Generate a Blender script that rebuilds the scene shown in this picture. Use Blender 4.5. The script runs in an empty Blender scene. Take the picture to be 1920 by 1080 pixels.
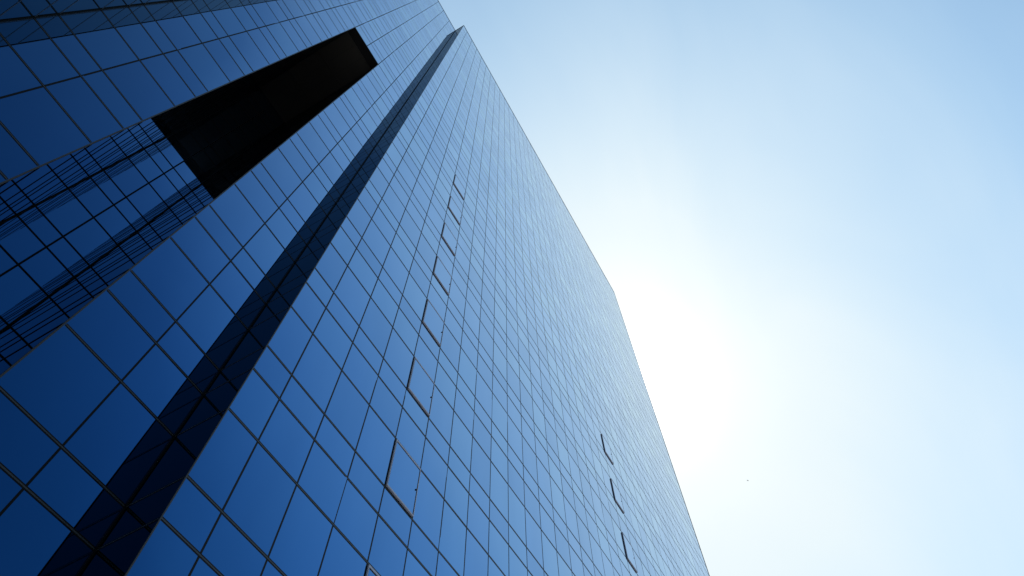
import bpy, math, random
from mathutils import Matrix, Vector
random.seed(7)
scene = bpy.context.scene
C = scene.collection
S = 9.0                    # metres per facade unit
EYE = 1.6                  # height of the camera above the plaza

# ------------------------------------------------------------------ materials
def principled(name, color, rough=0.5, metal=0.0, spec=0.5):
    m = bpy.data.materials.new(name); m.use_nodes = True
    b = m.node_tree.nodes['Principled BSDF']
    b.inputs['Base Color'].default_value = (*color, 1)
    b.inputs['Roughness'].default_value = rough
    b.inputs['Metallic'].default_value = metal
    b.inputs['Specular IOR Level'].default_value = spec
    return m

def noisy(m, scale, amount, rough_amount=0.0, detail=4, stretch=(1, 1, 1)):
    """vary the base colour (and roughness) with object-space noise"""
    nt = m.node_tree; b = nt.nodes['Principled BSDF']
    tc = nt.nodes.new('ShaderNodeTexCoord'); mp = nt.nodes.new('ShaderNodeMapping')
    mp.inputs['Scale'].default_value = stretch
    n = nt.nodes.new('ShaderNodeTexNoise'); n.inputs['Scale'].default_value = scale; n.inputs['Detail'].default_value = detail
    nt.links.new(tc.outputs['Object'], mp.inputs[0]); nt.links.new(mp.outputs[0], n.inputs['Vector'])
    mx = nt.nodes.new('ShaderNodeMix'); mx.data_type = 'RGBA'
    c = b.inputs['Base Color'].default_value
    mx.inputs[6].default_value = (c[0]*(1-amount), c[1]*(1-amount), c[2]*(1-amount), 1)
    mx.inputs[7].default_value = (min(1, c[0]*(1+amount)), min(1, c[1]*(1+amount)), min(1, c[2]*(1+amount)), 1)
    nt.links.new(n.outputs[0], mx.inputs[0]); nt.links.new(mx.outputs[2], b.inputs['Base Color'])
    if rough_amount:
        mr = nt.nodes.new('ShaderNodeMapRange')
        r = b.inputs['Roughness'].default_value
        mr.inputs[3].default_value = max(0, r-rough_amount); mr.inputs[4].default_value = r+rough_amount
        nt.links.new(n.outputs[0], mr.inputs[0]); nt.links.new(mr.outputs[0], b.inputs['Roughness'])
    return m

GLASS_F0 = (0.02, 0.11, 0.27)
def glass_material(name, k, F0=GLASS_F0, PW=(3.5, 2.8, 2.0)):
    """blue coated solar-control glazing: a dim blue mirror seen head-on whose reflectance climbs to full
    at grazing angles, blue first and red last, as such coatings do"""
    m = bpy.data.materials.new(name); m.use_nodes = True
    nt = m.node_tree; nt.nodes.clear(); L = nt.links.new
    out = nt.nodes.new('ShaderNodeOutputMaterial'); gl = nt.nodes.new('ShaderNodeBsdfGlossy'); L(gl.outputs[0], out.inputs[0])
    lw = nt.nodes.new('ShaderNodeLayerWeight'); lw.inputs['Blend'].default_value = 0.5
    cb = nt.nodes.new('ShaderNodeCombineColor')
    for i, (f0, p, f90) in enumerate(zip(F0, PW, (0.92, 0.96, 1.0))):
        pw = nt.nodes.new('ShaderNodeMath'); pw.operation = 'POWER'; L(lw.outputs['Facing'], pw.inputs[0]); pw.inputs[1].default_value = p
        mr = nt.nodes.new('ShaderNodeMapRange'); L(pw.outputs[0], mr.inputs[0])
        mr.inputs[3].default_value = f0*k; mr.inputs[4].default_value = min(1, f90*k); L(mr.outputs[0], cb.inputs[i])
    # faint film of dust: streaks of slightly weaker reflection
    tc = nt.nodes.new('ShaderNodeTexCoord'); mp = nt.nodes.new('ShaderNodeMapping'); mp.inputs['Scale'].default_value = (1.2, 1.2, 0.25)
    n = nt.nodes.new('ShaderNodeTexNoise'); n.inputs['Scale'].default_value = 0.9; n.inputs['Detail'].default_value = 5
    L(tc.outputs['Object'], mp.inputs[0]); L(mp.outputs[0], n.inputs['Vector'])
    mr = nt.nodes.new('ShaderNodeMapRange'); L(n.outputs[0], mr.inputs[0]); mr.inputs[1].default_value = 0.3; mr.inputs[2].default_value = 0.7
    mr.inputs[3].default_value = 0.97; mr.inputs[4].default_value = 1.02
    vm = nt.nodes.new('ShaderNodeVectorMath'); vm.operation = 'SCALE'; L(cb.outputs[0], vm.inputs[0]); L(mr.outputs[0], vm.inputs['Scale'])
    L(vm.outputs[0], gl.inputs['Color']); gl.inputs['Roughness'].default_value = 0.0
    return m
GLASS = [glass_material('reflective_glass', 1.0), glass_material('reflective_glass_light', 1.04), glass_material('reflective_glass_dark', 0.96),
         glass_material('return_glass_dimmed', 0.36, (0.04, 0.17, 0.18), (3.9, 3.6, 3.2)), glass_material('recess_side_glass_dimmed', 0.8, (0.03, 0.12, 0.26), (3.6, 3.2, 2.8))]  # dimmed copies: weak double reflections on returns and recess sides put into the colour
METAL = noisy(principled('weathered_aluminium', (0.038, 0.042, 0.046), 0.5, 0.2), 3, 0.2, 0.08)
TRIM = noisy(principled('edge_trim_aluminium', (0.034, 0.032, 0.030), 0.5, 0.2), 3, 0.15, 0.05)
GASKET = noisy(principled('black_gasket', (0.004, 0.004, 0.0045), 0.5, 0, 0.12), 5, 0.2)
SASH = noisy(principled('sash_aluminium', (0.42, 0.46, 0.60), 0.5, 0.0), 3, 0.15)
SOFFIT = noisy(principled('dark_soffit_panel', (0.03, 0.027, 0.023), 0.55, 0, 0.3), 0.6, 0.25)
SOFFIT_EDGE = principled('black_soffit_edge', (0.006, 0.006, 0.007), 0.6, 0, 0.2)
CORE = principled('core_wall', (0.02, 0.022, 0.026), 0.8, 0, 0.1)
ROOF = noisy(principled('roof_gravel', (0.24, 0.23, 0.22), 0.9), 2, 0.2)
def paving_material():
    m = principled('granite_paving', (0.26, 0.25, 0.24), 0.75)
    nt = m.node_tree; b = nt.nodes['Principled BSDF']
    tc = nt.nodes.new('ShaderNodeTexCoord'); br = nt.nodes.new('ShaderNodeTexBrick')
    br.offset = 0.5; br.inputs['Scale'].default_value = 1.0
    br.inputs['Brick Width'].default_value = 1.2; br.inputs['Row Height'].default_value = 0.6
    br.inputs['Mortar Size'].default_value = 0.008
    br.inputs['Color1'].default_value = (0.27, 0.26, 0.25, 1); br.inputs['Color2'].default_value = (0.22, 0.215, 0.21, 1)
    br.inputs['Mortar'].default_value = (0.09, 0.09, 0.09, 1)
    nt.links.new(tc.outputs['Object'], br.inputs['Vector']); nt.links.new(br.outputs[0], b.inputs['Base Color'])
    return m
PAVING = paving_material()
GROUND = noisy(principled('ground_asphalt', (0.07, 0.07, 0.068), 0.9), 0.02, 0.4)

# ------------------------------------------------------------------ mesh helper
class MB:
    def __init__(self): self.v = []; self.f = []; self.mi = []
    def hexa(self, p, mi=0):
        """eight corners: bottom ring 0-3, top ring 4-7"""
        o = len(self.v); self.v += [tuple(q) for q in p]
        for f in ((0, 3, 2, 1), (4, 5, 6, 7), (0, 1, 5, 4), (1, 2, 6, 5), (2, 3, 7, 6), (3, 0, 4, 7)):
            self.f.append(tuple(o+i for i in f)); self.mi.append(mi)
    def box(self, x0, x1, y0, y1, z0, z1, mi=0):
        self.hexa([(x0, y0, z0), (x1, y0, z0), (x1, y1, z0), (x0, y1, z0), (x0, y0, z1), (x1, y0, z1), (x1, y1, z1), (x0, y1, z1)], mi)
    def build(self, name, mats, parent=None, smooth=False):
        me = bpy.data.meshes.new(name)
        me.from_pydata(self.v, [], self.f)
        for m in (mats if isinstance(mats, list) else [mats]): me.materials.append(m)
        me.polygons.foreach_set('material_index', self.mi)
        if smooth: me.polygons.foreach_set('use_smooth', [True]*len(self.f))
        me.update()
        o = bpy.data.objects.new(name, me); C.objects.link(o)
        if parent: o.parent = parent
        return o

# ------------------------------------------------------------------ camera (solved from the photograph's vanishing points)
R = [[0.49522815, -0.86868184, -0.01187172], [0.78384231, 0.45267094, -0.42506499], [0.37462022, 0.20119859, 0.90508498]]
FPX = 1302.413
cam = bpy.data.cameras.new('camera'); co = bpy.data.objects.new('camera', cam); C.objects.link(co)
cam.sensor_width = 36; cam.lens = FPX/1920*36; cam.clip_start = 0.1; cam.clip_end = 20000
rx, ry, rz = Vector(R[0]), -Vector(R[1]), -Vector(R[2])
co.matrix_world = Matrix(((rx.x, ry.x, rz.x, 0), (rx.y, ry.y, rz.y, 0), (rx.z, ry.z, rz.z, EYE), (0, 0, 0, 1)))
scene.camera = co
def project(x, y, z):
    w = (x, y, z-EYE); c = [sum(a*b for a, b in zip(r, w)) for r in R]
    return None if c[2] <= 0.01 else (960+FPX*c[0]/c[2], 540+FPX*c[1]/c[2])

# ------------------------------------------------------------------ facade data
def zz(u): return EYE+S*u
LEVELS = {}
for n in range(-6, 64):
    k, r = divmod(n, 3)
    LEVELS[n] = zz(0.8418+0.4445*k+(0, 0.0980, 0.2960)[r])
TOP = LEVELS[63]
LV = sorted(LEVELS)
YA, YB, YC = 9.0, S*0.86276, S*1.755
XU, XL, XM = S*-0.1379, S*0.1208, S*-0.0083
XR, XLI = S*0.4189, S*-0.4358
A_COLS = [XLI, S*-0.2854, XU, XM, XL, S*0.2682, XR]
MOD = S*0.12773
B_COLS = [XR, S*0.5108]+[S*0.5108+MOD*i for i in range(1, 37)]
W_COLS = [XLI-(x-XR) for x in B_COLS]
XE, XW = B_COLS[-1], W_COLS[-1]
SLOT_TOP = LEVELS[26]
DEPTH = 42.0
TH = 0.03

tower = bpy.data.objects.new('glass_tower', None); C.objects.link(tower)
tower['label'] = 'tall blue mirror glass office tower with a dark vertical recess and stepped corner'
tower['category'] = 'building'

panes = []      # (area, corners of the eight vertex box, material)
def area_in_frame(quad):
    p = [project(*q) for q in quad]
    if any(q is None for q in p): return 0
    for ax, lim, sg in ((0, 0, 1), (0, 1920, -1), (1, 0, 1), (1, 1080, -1)):
        out = []
        for i in range(len(p)):
            a, b = p[i], p[(i+1) % len(p)]
            ina, inb = (a[ax]-lim)*sg >= 0, (b[ax]-lim)*sg >= 0
            if ina: out.append(a)
            if ina != inb:
                t = (lim-a[ax])/(b[ax]-a[ax]); out.append((a[0]+(b[0]-a[0])*t, a[1]+(b[1]-a[1])*t))
        p = out
        if len(p) < 3: return 0
    return abs(sum(p[i][0]*p[(i+1) % len(p)][1]-p[(i+1) % len(p)][0]*p[i][1] for i in range(len(p))))/2

TILT = 0.0007
def add_pane(P, N, u0, u1, z0, z1, style_slot=False, weight=1.0, mat=None):
    """P(u, d, z) -> point; d is the distance out of the wall"""
    g = 0.006
    tl = TILT*(0.7 if style_slot else 1.0)
    a, b = random.gauss(0, tl), random.gauss(0, tl)
    um, zm = (u0+u1)/2, (z0+z1)/2
    pts = []
    for z in (z0+g, z1-g):
        ring = []
        for u in (u0+g, u1-g):
            ring.append(((u, z), a*(u-um)+b*(z-zm)))
        (q0, d0), (q1, d1) = ring
        pts += [P(q0[0], d0, q0[1]), P(q1[0], d1, q1[1]), P(q1[0], d1-TH, q1[1]), P(q0[0], d0-TH, q0[1])]
    front = [pts[0], pts[1], pts[5], pts[4]]
    panes.append((area_in_frame(front)*weight, pts, random.choice((0, 0, 1, 2)) if mat is None else mat))

mullions = []   # (list of boxes, material index)
transoms = {n: MB() for n in LV}
def bar(mb, P, u0, u1, d0, d1, z0, z1, mi):
    mb.hexa([P(u0, d1, z0), P(u1, d1, z0), P(u1, d0, z0), P(u0, d0, z0), P(u0, d1, z1), P(u1, d1, z1), P(u1, d0, z1), P(u0, d0, z1)], mi)

def make_P(kind, c):
    if kind == 'front': return lambda u, d, z: (u, c-d, z)          # faces -Y
    if kind == 'left':  return lambda u, d, z: (c-d, u, z)          # faces -X
    if kind == 'right': return lambda u, d, z: (c+d, u, z)          # faces +X
    if kind == 'back':  return lambda u, d, z: (u, c+d, z)

def facade(kind, c, cols, n0, n1, style='clad', inner=True, skip=(), ends=(0, 0), weight=1.0, mulls=True, mat=None):
    """one flat wall of panes with transoms at every level; cols are the mullion lines"""
    P = make_P(kind, c)
    cols = sorted(cols)
    for n in range(n0, n1):
        for i in range(len(cols)-1):
            if (i, n) in skip: continue
            add_pane(P, None, cols[i], cols[i+1], LEVELS[n], LEVELS[n+1], style_slot=style != 'clad', weight=weight, mat=mat)
    for n in range(n0, n1+1):
        z = LEVELS[n]; mb = transoms[n]
        u0, u1 = cols[0]+ends[0], cols[-1]-ends[1]
        if style == 'clad':
            bar(mb, P, u0, u1, -0.03, 0.004, z-0.013, z+0.013, 0)
            bar(mb, P, u0, u1, -0.03, 0.002, z-0.037, z-0.013, 1)
            if n < 63: bar(mb, P, u0, u1, -0.03, 0.002, z+0.013, z+0.037, 1)
        elif style == 'slot_back':
            bar(mb, P, u0, u1, -0.03, 0.012, z-0.030, z+0.030, 1)
        else:
            bar(mb, P, u0, u1, -0.03, 0.010, z-0.021, z+0.021, 1)
    if mulls:
        for u in cols[1:-1]:
            w = 0.030 if style == 'slot_back' else 0.020
            mb = MB(); bar(mb, P, u-w, u+w, -0.03, 0.001 if style != 'slot_back' else 0.03, LEVELS[n0], LEVELS[n1], 0)
            mullions.append(mb)

# open windows in two columns of the right wing
OPEN_LEFT = [n for n in range(1, 23, 3)]
OPEN_RIGHT = [13, 16, 19]
open_cells = [(4, n) for n in OPEN_LEFT]+[(19, n) for n in OPEN_RIGHT]
skip = set(open_cells)

facade('front', YB, B_COLS, -6, 63, skip=skip)                                   # right wing
facade('front', YB, W_COLS, -6, 63)                                              # left wing
# the recessed bay: left strip, right strip, and the part above the recess
facade('front', YA, A_COLS[:3], -6, 26, ends=(0.02, 0.035))
facade('front', YA, A_COLS[4:], -6, 26, ends=(0.035, 0.02))
P = make_P('front', YA)
facade('front', YA, A_COLS, 26, 63, ends=(0.02, 0.02), mulls=True)
# returns between the bay and the wings
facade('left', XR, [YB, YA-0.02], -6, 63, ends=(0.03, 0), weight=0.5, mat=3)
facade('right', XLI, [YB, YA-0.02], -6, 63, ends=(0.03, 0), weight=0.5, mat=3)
# the deep recess
facade('front', YC, [XU, XM, XL], -6, 25, style='slot_back', ends=(0.02, 0.02))
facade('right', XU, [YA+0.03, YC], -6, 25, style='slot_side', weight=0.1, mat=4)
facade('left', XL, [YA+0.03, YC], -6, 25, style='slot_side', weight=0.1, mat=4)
P = make_P('front', YC)
for a, b in ((XU, XM), (XM, XL)): add_pane(P, None, a, b, LEVELS[25], LEVELS[26])
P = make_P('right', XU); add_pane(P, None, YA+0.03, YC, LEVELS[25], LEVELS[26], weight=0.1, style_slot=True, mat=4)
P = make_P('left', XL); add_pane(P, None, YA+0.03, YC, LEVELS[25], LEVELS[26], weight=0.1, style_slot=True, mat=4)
# outer side walls and rear, in the same glazing
side_cols = [YB+MOD*i for i in range(0, 31)]
YREAR = side_cols[-1]
facade('right', XE, side_cols, -6, 63, mulls=False, ends=(0.03, 0.03))
facade('left', XW, side_cols, -6, 63, mulls=False, ends=(0.03, 0.03))

# ---- panes: the hundred that show largest are parts of their own
panes.sort(key=lambda t: -t[0])
for a, pts, mi in panes[:100]:
    mb = MB(); mb.hexa(pts, 0); mb.build('window_pane', GLASS[mi], tower)
mb = MB()
for a, pts, mi in panes[100:]: mb.hexa(pts, mi)
o = mb.build('window_pane', GLASS, tower); o['kind'] = 'stuff'

for n in LV: transoms[n].build('transom', [METAL, GASKET], tower)
for m in mullions: m.build('mullion', GASKET, tower)

# ---- corner trims
def trim(x0, x1, y0, y1, z0=None, z1=None, mat=TRIM, name='corner_trim'):
    mb = MB(); mb.box(x0, x1, y0, y1, LEVELS[-6] if z0 is None else z0, TOP if z1 is None else z1); return mb.build(name, mat, tower)
trim(XR-0.012, XR+0.010, YB-0.012, YB+0.012)                    # outer corner, right wing
trim(XLI-0.010, XLI+0.012, YB-0.012, YB+0.012)                  # outer corner, left wing
trim(XR-0.03, XR+0.01, YA-0.03, YA+0.01, mat=GASKET, name='inner_corner_joint')
trim(XLI-0.01, XLI+0.03, YA-0.03, YA+0.01, mat=GASKET, name='inner_corner_joint')
trim(XE-0.02, XE+0.022, YB-0.022, YB+0.02)
trim(XW-0.022, XW+0.02, YB-0.022, YB+0.02)
trim(XU-0.026, XU+0.003, YA-0.014, YA+0.03, z1=SLOT_TOP)        # jambs of the recess
trim(XL-0.003, XL+0.026, YA-0.014, YA+0.03, z1=SLOT_TOP)
trim(XU-0.01, XU+0.04, YC-0.04, YC+0.01, z1=SLOT_TOP, mat=GASKET, name='inner_corner_joint')
trim(XL-0.04, XL+0.01, YC-0.04, YC+0.01, z1=SLOT_TOP, mat=GASKET, name='inner_corner_joint')

# ---- soffit closing the top of the recess
mb = MB()
mb.box(XU+0.001, XL-0.001, YA+0.035, YA+0.50, SLOT_TOP-0.06, SLOT_TOP+0.02, 1)
cw = (XL-XU)/3
for i in range(3):
    for j in range(3):
        y0 = YA+0.535+(YC-YA-0.535)*j/3; y1 = YA+0.535+(YC-YA-0.535)*(j+1)/3
        mb.box(XU+cw*i+(0.006 if i else 0.001), XU+cw*(i+1)-(0.006 if i < 2 else 0.001), y0, y1-0.012, SLOT_TOP-0.045, SLOT_TOP, 0)
mb.box(XU+0.001, XL-0.001, YA+0.502, YA+0.533, SLOT_TOP-0.07, SLOT_TOP, 2)
mb.build('soffit', [SOFFIT, SOFFIT_EDGE, TRIM], tower)

# ---- body behind the glass, roof and parapet coping
mb = MB(); e = 0.12
zt = TOP-1.3
mb.box(XR+e, XE-e, YB+e, YREAR-e, 0.01, zt)
mb.box(XW+e, XLI-e, YB+e, YREAR-e, 0.01, zt)
mb.box(XLI-e, XU-e, YA+e, YREAR-e, 0.01, zt)
mb.box(XL+e, XR+e, YA+e, YREAR-e, 0.01, zt)
mb.box(XU-e, XL+e, YC+e, YREAR-e, 0.01, zt)
mb.box(XU-e, XL+e, YA+e, YC+e, SLOT_TOP+0.05, zt)
mb.build('core_wall', CORE, tower)
mb = MB()
mb.box(XW+e, XE-e, YA+0.3, YREAR-e, zt+0.004, zt+0.25); mb.box(XR+e, XE-e, YB+0.2, YA+0.3, zt+0.004, zt+0.25); mb.box(XW+e, XLI-e, YB+0.2, YA+0.3, zt+0.004, zt+0.25)
mb.build('roof', ROOF, tower)
def coping(x0, x1, y0, y1):
    mb = MB(); mb.box(x0, x1, y0, y1, TOP+0.026, TOP+0.06); mb.build('parapet_coping', METAL, tower)
coping(XR-0.03, XE+0.03, YB-0.03, YB+0.16); coping(XW-0.03, XLI+0.03, YB-0.03, YB+0.16)
coping(XLI+0.03, XR-0.03, YA-0.03, YA+0.16)
coping(XR-0.03, XR+0.16, YB+0.16, YA+0.16); coping(XLI-0.16, XLI+0.03, YB+0.16, YA+0.16)
coping(XE-0.16, XE+0.03, YB+0.16, YREAR); coping(XW-0.03, XW+0.16, YB+0.16, YREAR)
mb = MB(); mb.box(XW, XE, YREAR, YREAR+0.3, 0.01, TOP); mb.build('rear_wall', CORE, tower)
mb = MB()
for x0, x1, y in ((XW, XLI, YB), (XLI, XU, YA), (XL, XR, YA), (XR, XE, YB)):
    mb.box(x0, x1, y-0.05, y+0.4, 0.01, LEVELS[-6]-0.03)
mb.build('plinth', noisy(principled('granite_plinth', (0.12, 0.12, 0.12), 0.3), 6, 0.3), tower)

# ---- windows pushed open parallel to the facade
def open_window(ci, n, out):
    u0, u1 = B_COLS[ci], B_COLS[ci+1]; z0, z1 = LEVELS[n], LEVELS[n+1]
    w = bpy.data.objects.new('open_window', None); C.objects.link(w); w.parent = tower
    w.location = ((u0+u1)/2, YB, (z0+z1)/2)
    w['label'] = 'window pushed open clear of the glass wall'
    hx, hz = (u1-u0)/2-0.022, (z1-z0)/2-0.052
    rev = MB(); t = 0.03
    rev.box(-hx, hx, 0.10, 0.14, -hz, hz, 0)                          # dark opening behind the sash
    rev.box(-hx, -hx+t, 0.0, 0.10, -hz, hz); rev.box(hx-t, hx, 0.0, 0.10, -hz, hz)
    rev.box(-hx+t, hx-t, 0.0, 0.10, -hz, -hz+t); rev.box(-hx+t, hx-t, 0.0, 0.10, hz-t, hz)
    rev.build('reveal', GASKET, w)
    fr = MB(); f = 0.040; yb = -0.004; fo = -out-0.018
    fr.box(-hx, -hx+0.02, fo, -out+0.02, -hz, hz); fr.box(hx-0.02, hx, fo, -out+0.02, -hz, hz)
    fr.box(-hx+0.02, hx-0.02, fo, yb, -hz-0.008, -hz+f); fr.box(-hx+0.02, hx-0.02, fo, -out+0.02, hz-f-0.012, hz)
    fr.build('sash_frame', SASH, w)
    a, b = random.gauss(0, TILT), random.gauss(0, TILT)
    sg = MB(); sg.box(-hx+0.0205, hx-0.0205, -out-0.006, -out+0.001, -hz+f+0.0005, hz-f-0.0155); sg.build('glazing_gasket', GASKET, w)
    gl = MB(); q = 0.030; zb = -hz+f+0.004; ztp = hz-f-0.055
    c = [(-hx+q, zb), (hx-q-0.02, zb), (hx-q-0.02, ztp), (-hx+q, ztp)]
    d = [-out-0.014+a*x+b*z for x, z in c]
    gl.hexa([(c[0][0], d[0], c[0][1]), (c[1][0], d[1], c[1][1]), (c[1][0], -out-0.006, c[1][1]), (c[0][0], -out-0.006, c[0][1]),
             (c[3][0], d[3], c[3][1]), (c[2][0], d[2], c[2][1]), (c[2][0], -out-0.006, c[2][1]), (c[3][0], -out-0.006, c[3][1])])
    gl.build('window_pane', GLASS[0], w)
    for s in (-1, 1):
        for v in (-1, 1):
            st = MB(); x = s*(hx-t-0.02); z = v*(hz-0.22)
            st.box(x-0.008, x+0.008, -out+0.05, 0.10, z-0.012, z+0.012)
            st.build('stay_arm', METAL, w)
    kn = MB(); kn.box(hx-0.09, hx-0.065, -out-0.035, -out-0.012, -0.02, 0.02); kn.build('latch', GASKET, w)
    return w
for ci, n in open_cells:
    open_window(ci, n, 0.028 if ci == 4 else 0.036)

# ------------------------------------------------------------------ a far bird
def ray(px, py, dist):
    c = ((px-960)/FPX, (py-540)/FPX, 1.0)
    d = Vector([sum(R[k][i]*c[k] for k in range(3)) for i in range(3)]).normalized()
    return Vector((0, 0, EYE))+d*dist
def make_bird():
    v, f = [], []
    rings = [(-0.13, 0.004), (-0.09, 0.016), (-0.04, 0.034), (0.02, 0.04), (0.07, 0.028), (0.095, 0.022), (0.12, 0.022), (0.14, 0.01), (0.165, 0.002)]
    n = 10
    for x, r in rings:
        for k in range(n):
            t = 2*math.pi*k/n; v.append((x, r*math.cos(t), r*0.9*math.sin(t)))
    for i in range(len(rings)-1):
        for k in range(n):
            f.append((i*n+k, i*n+(k+1) % n, (i+1)*n+(k+1) % n, (i+1)*n+k))
    f.append(tuple(range(n))[::-1]); f.append(tuple((len(rings)-1)*n+k for k in range(n)))
    mat = principled('bird_feathers', (0.16, 0.16, 0.17), 0.8)
    mb = MB(); mb.v = v; mb.f = f; mb.mi = [0]*len(f)
    b = mb.build('bird', mat, smooth=True)
    for s in (-1, 1):
        w = MB(); st = [(0.02, 0.075, -0.055, 0.015), (0.10, 0.07, -0.05, 0.035), (0.18, 0.04, -0.045, 0.03), (0.25, -0.01, -0.045, 0.012)]
        for (a, b2) in zip(st, st[1:]):
            y0, l0, t0, h0 = a; y1, l1, t1, h1 = b2
            w.hexa([(t0, s*y0, h0-0.004), (l0, s*y0, h0-0.004), (l1, s*y1, h1-0.003), (t1, s*y1, h1-0.003),
                    (t0, s*y0, h0+0.004), (l0, s*y0, h0+0.004), (l1, s*y1, h1+0.003), (t1, s*y1, h1+0.003)])
        w.build('wing', mat, b)
    t = MB(); t.hexa([(-0.20, -0.035, -0.003), (-0.10, -0.014, -0.003), (-0.10, 0.014, -0.003), (-0.20, 0.035, -0.003),
                      (-0.20, -0.035, 0.003), (-0.10, -0.014, 0.003), (-0.10, 0.014, 0.003), (-0.20, 0.035, 0.003)])
    t.build('tail', mat, b)
    return b
bird = make_bird(); bird.location = ray(1402, 901, 135); bird.scale = (0.75, 0.75, 0.75); bird.rotation_euler = (0.2, 0.1, 0.9)
bird['label'] = 'tiny dark bird high in the pale sky right of the tower'; bird['category'] = 'bird'

# ------------------------------------------------------------------ ground
mb = MB(); mb.box(-9000, 9000, -9000, 9000, -1.0, -0.15)
g = mb.build('ground', GROUND); g['kind'] = 'structure'
mb = MB(); mb.box(-70, 70, -60, 70, -0.14, 0.0)
g = mb.build('plaza', PAVING); g['kind'] = 'structure'

# ------------------------------------------------------------------ sun and sky
SUN_PX = (1180, 715)
sd = (ray(*SUN_PX, 1)-Vector((0, 0, EYE))).normalized()
sun = bpy.data.lights.new('sun', 'SUN'); so = bpy.data.objects.new('sun', sun); C.objects.link(so)
sun.energy = 3.0; sun.angle = math.radians(0.53); sun.color = (1, 0.95, 0.88)
so.rotation_euler = (-sd).to_track_quat('-Z', 'Y').to_euler()

SKY_TINT = (0.93, 1.14, 1.04)
w = bpy.data.worlds.new('World'); scene.world = w; w.use_nodes = True
nt = w.node_tree; bg = nt.nodes['Background']
L = nt.links.new
sky = nt.nodes.new('ShaderNodeTexSky'); sky.sky_type = 'NISHITA'; sky.sun_disc = False
sky.sun_elevation = math.asin(sd.z); sky.sun_rotation = math.atan2(sd.x, sd.y)
sky.altitude = 0; sky.air_density = 1.0; sky.dust_density = 0.3; sky.ozone_density = 3.0
def node(kind, **kw):
    n = nt.nodes.new(kind)
    for k, v in kw.items(): setattr(n, k, v)
    return n
def math_(op, a, b=None, clamp=False):
    n = node('ShaderNodeMath', operation=op, use_clamp=clamp)
    for i, v in enumerate((a, b)):
        if v is None: continue
        if isinstance(v, (int, float)): n.inputs[i].default_value = v
        else: L(v, n.inputs[i])
    return n.outputs[0]
def remap(v, a, b, c, d, smooth=False):
    n = node('ShaderNodeMapRange', interpolation_type='SMOOTHSTEP' if smooth else 'LINEAR')
    L(v, n.inputs[0])
    for i, x in enumerate((a, b, c, d)): n.inputs[i+1].default_value = x
    return n.outputs[0]
def vmul(v, s3):
    n = node('ShaderNodeVectorMath', operation='MULTIPLY'); L(v, n.inputs[0])
    if isinstance(s3, tuple): n.inputs[1].default_value = s3
    else: L(s3, n.inputs[1])
    return n.outputs[0]
tc = node('ShaderNodeTexCoord'); direc = tc.outputs['Generated']
dt = node('ShaderNodeVectorMath', operation='DOT_PRODUCT'); L(direc, dt.inputs[0]); dt.inputs[1].default_value = sd
theta = math_('MULTIPLY', math_('ARCCOSINE', math_('MINIMUM', dt.outputs['Value'], 1.0)), 180/math.pi)   # degrees from the sun
# thin cirrus veil lit by the sun: wispy noise over directions
mp = node('ShaderNodeMapping'); L(direc, mp.inputs[0]); mp.inputs['Rotation'].default_value = (0.3, 0.5, 0.9); mp.inputs['Scale'].default_value = (1.0, 2.0, 1.0)
n1 = node('ShaderNodeTexNoise'); L(mp.outputs[0], n1.inputs['Vector'])
n1.inputs['Scale'].default_value = 2.2; n1.inputs['Detail'].default_value = 4; n1.inputs['Roughness'].default_value = 0.5; n1.inputs['Distortion'].default_value = 0.6
wob = remap(n1.outputs[0], 0.3, 0.7, -2.2, 2.2)
sz = node('ShaderNodeSeparateXYZ'); L(direc, sz.inputs[0])
low = remap(sz.outputs[2], 0.84, 0.5, 0.0, 7.0)      # haze thickens lower in the sky
th2 = math_('SUBTRACT', math_('ADD', theta, wob), low)
alpha = remap(th2, 48.0, 13.5, 0.0, 1.0)
base = vmul(sky.outputs[0], SKY_TINT)
far = math_('ADD', remap(theta, 33.0, 60.0, 1.0, 0.46, True), remap(theta, 58.0, 95.0, 0.0, -0.27, True))
fv = node('ShaderNodeCombineXYZ'); [L(far, fv.inputs[i]) for i in range(3)]
base = vmul(base, fv.outputs[0])
mx = node('ShaderNodeMix', data_type='RGBA'); L(alpha, mx.inputs[0]); L(base, mx.inputs[6]); 
vc = node('ShaderNodeMix', data_type='RGBA'); L(remap(th2, 8.0, 31.0, 0.0, 1.0), vc.inputs[0])
vc.inputs[6].default_value = (4.5, 4.9, 5.0, 1); vc.inputs[7].default_value = (3.15, 4.15, 4.85, 1); L(vc.outputs[2], mx.inputs[7])
glow = math_('MULTIPLY', math_('EXPONENT', math_('MULTIPLY', math_('ADD', theta, math_('MULTIPLY', wob, 0.35)), -1/2.6)), 9.0)
gl = node('ShaderNodeCombineXYZ'); [L(glow, gl.inputs[i]) for i in range(3)]
ad = node('ShaderNodeVectorMath', operation='ADD'); L(mx.outputs[2], ad.inputs[0]); L(gl.outputs[0], ad.inputs[1])
L(ad.outputs[0], bg.inputs[0]); bg.inputs[1].default_value = 0.1

scene.view_settings.view_transform = 'Standard'; scene.view_settings.look = 'None'
scene.view_settings.exposure = 1.0; scene.view_settings.gamma = 1
scene.cycles.max_bounces = 16; scene.cycles.glossy_bounces = 12; scene.cycles.diffuse_bounces = 3
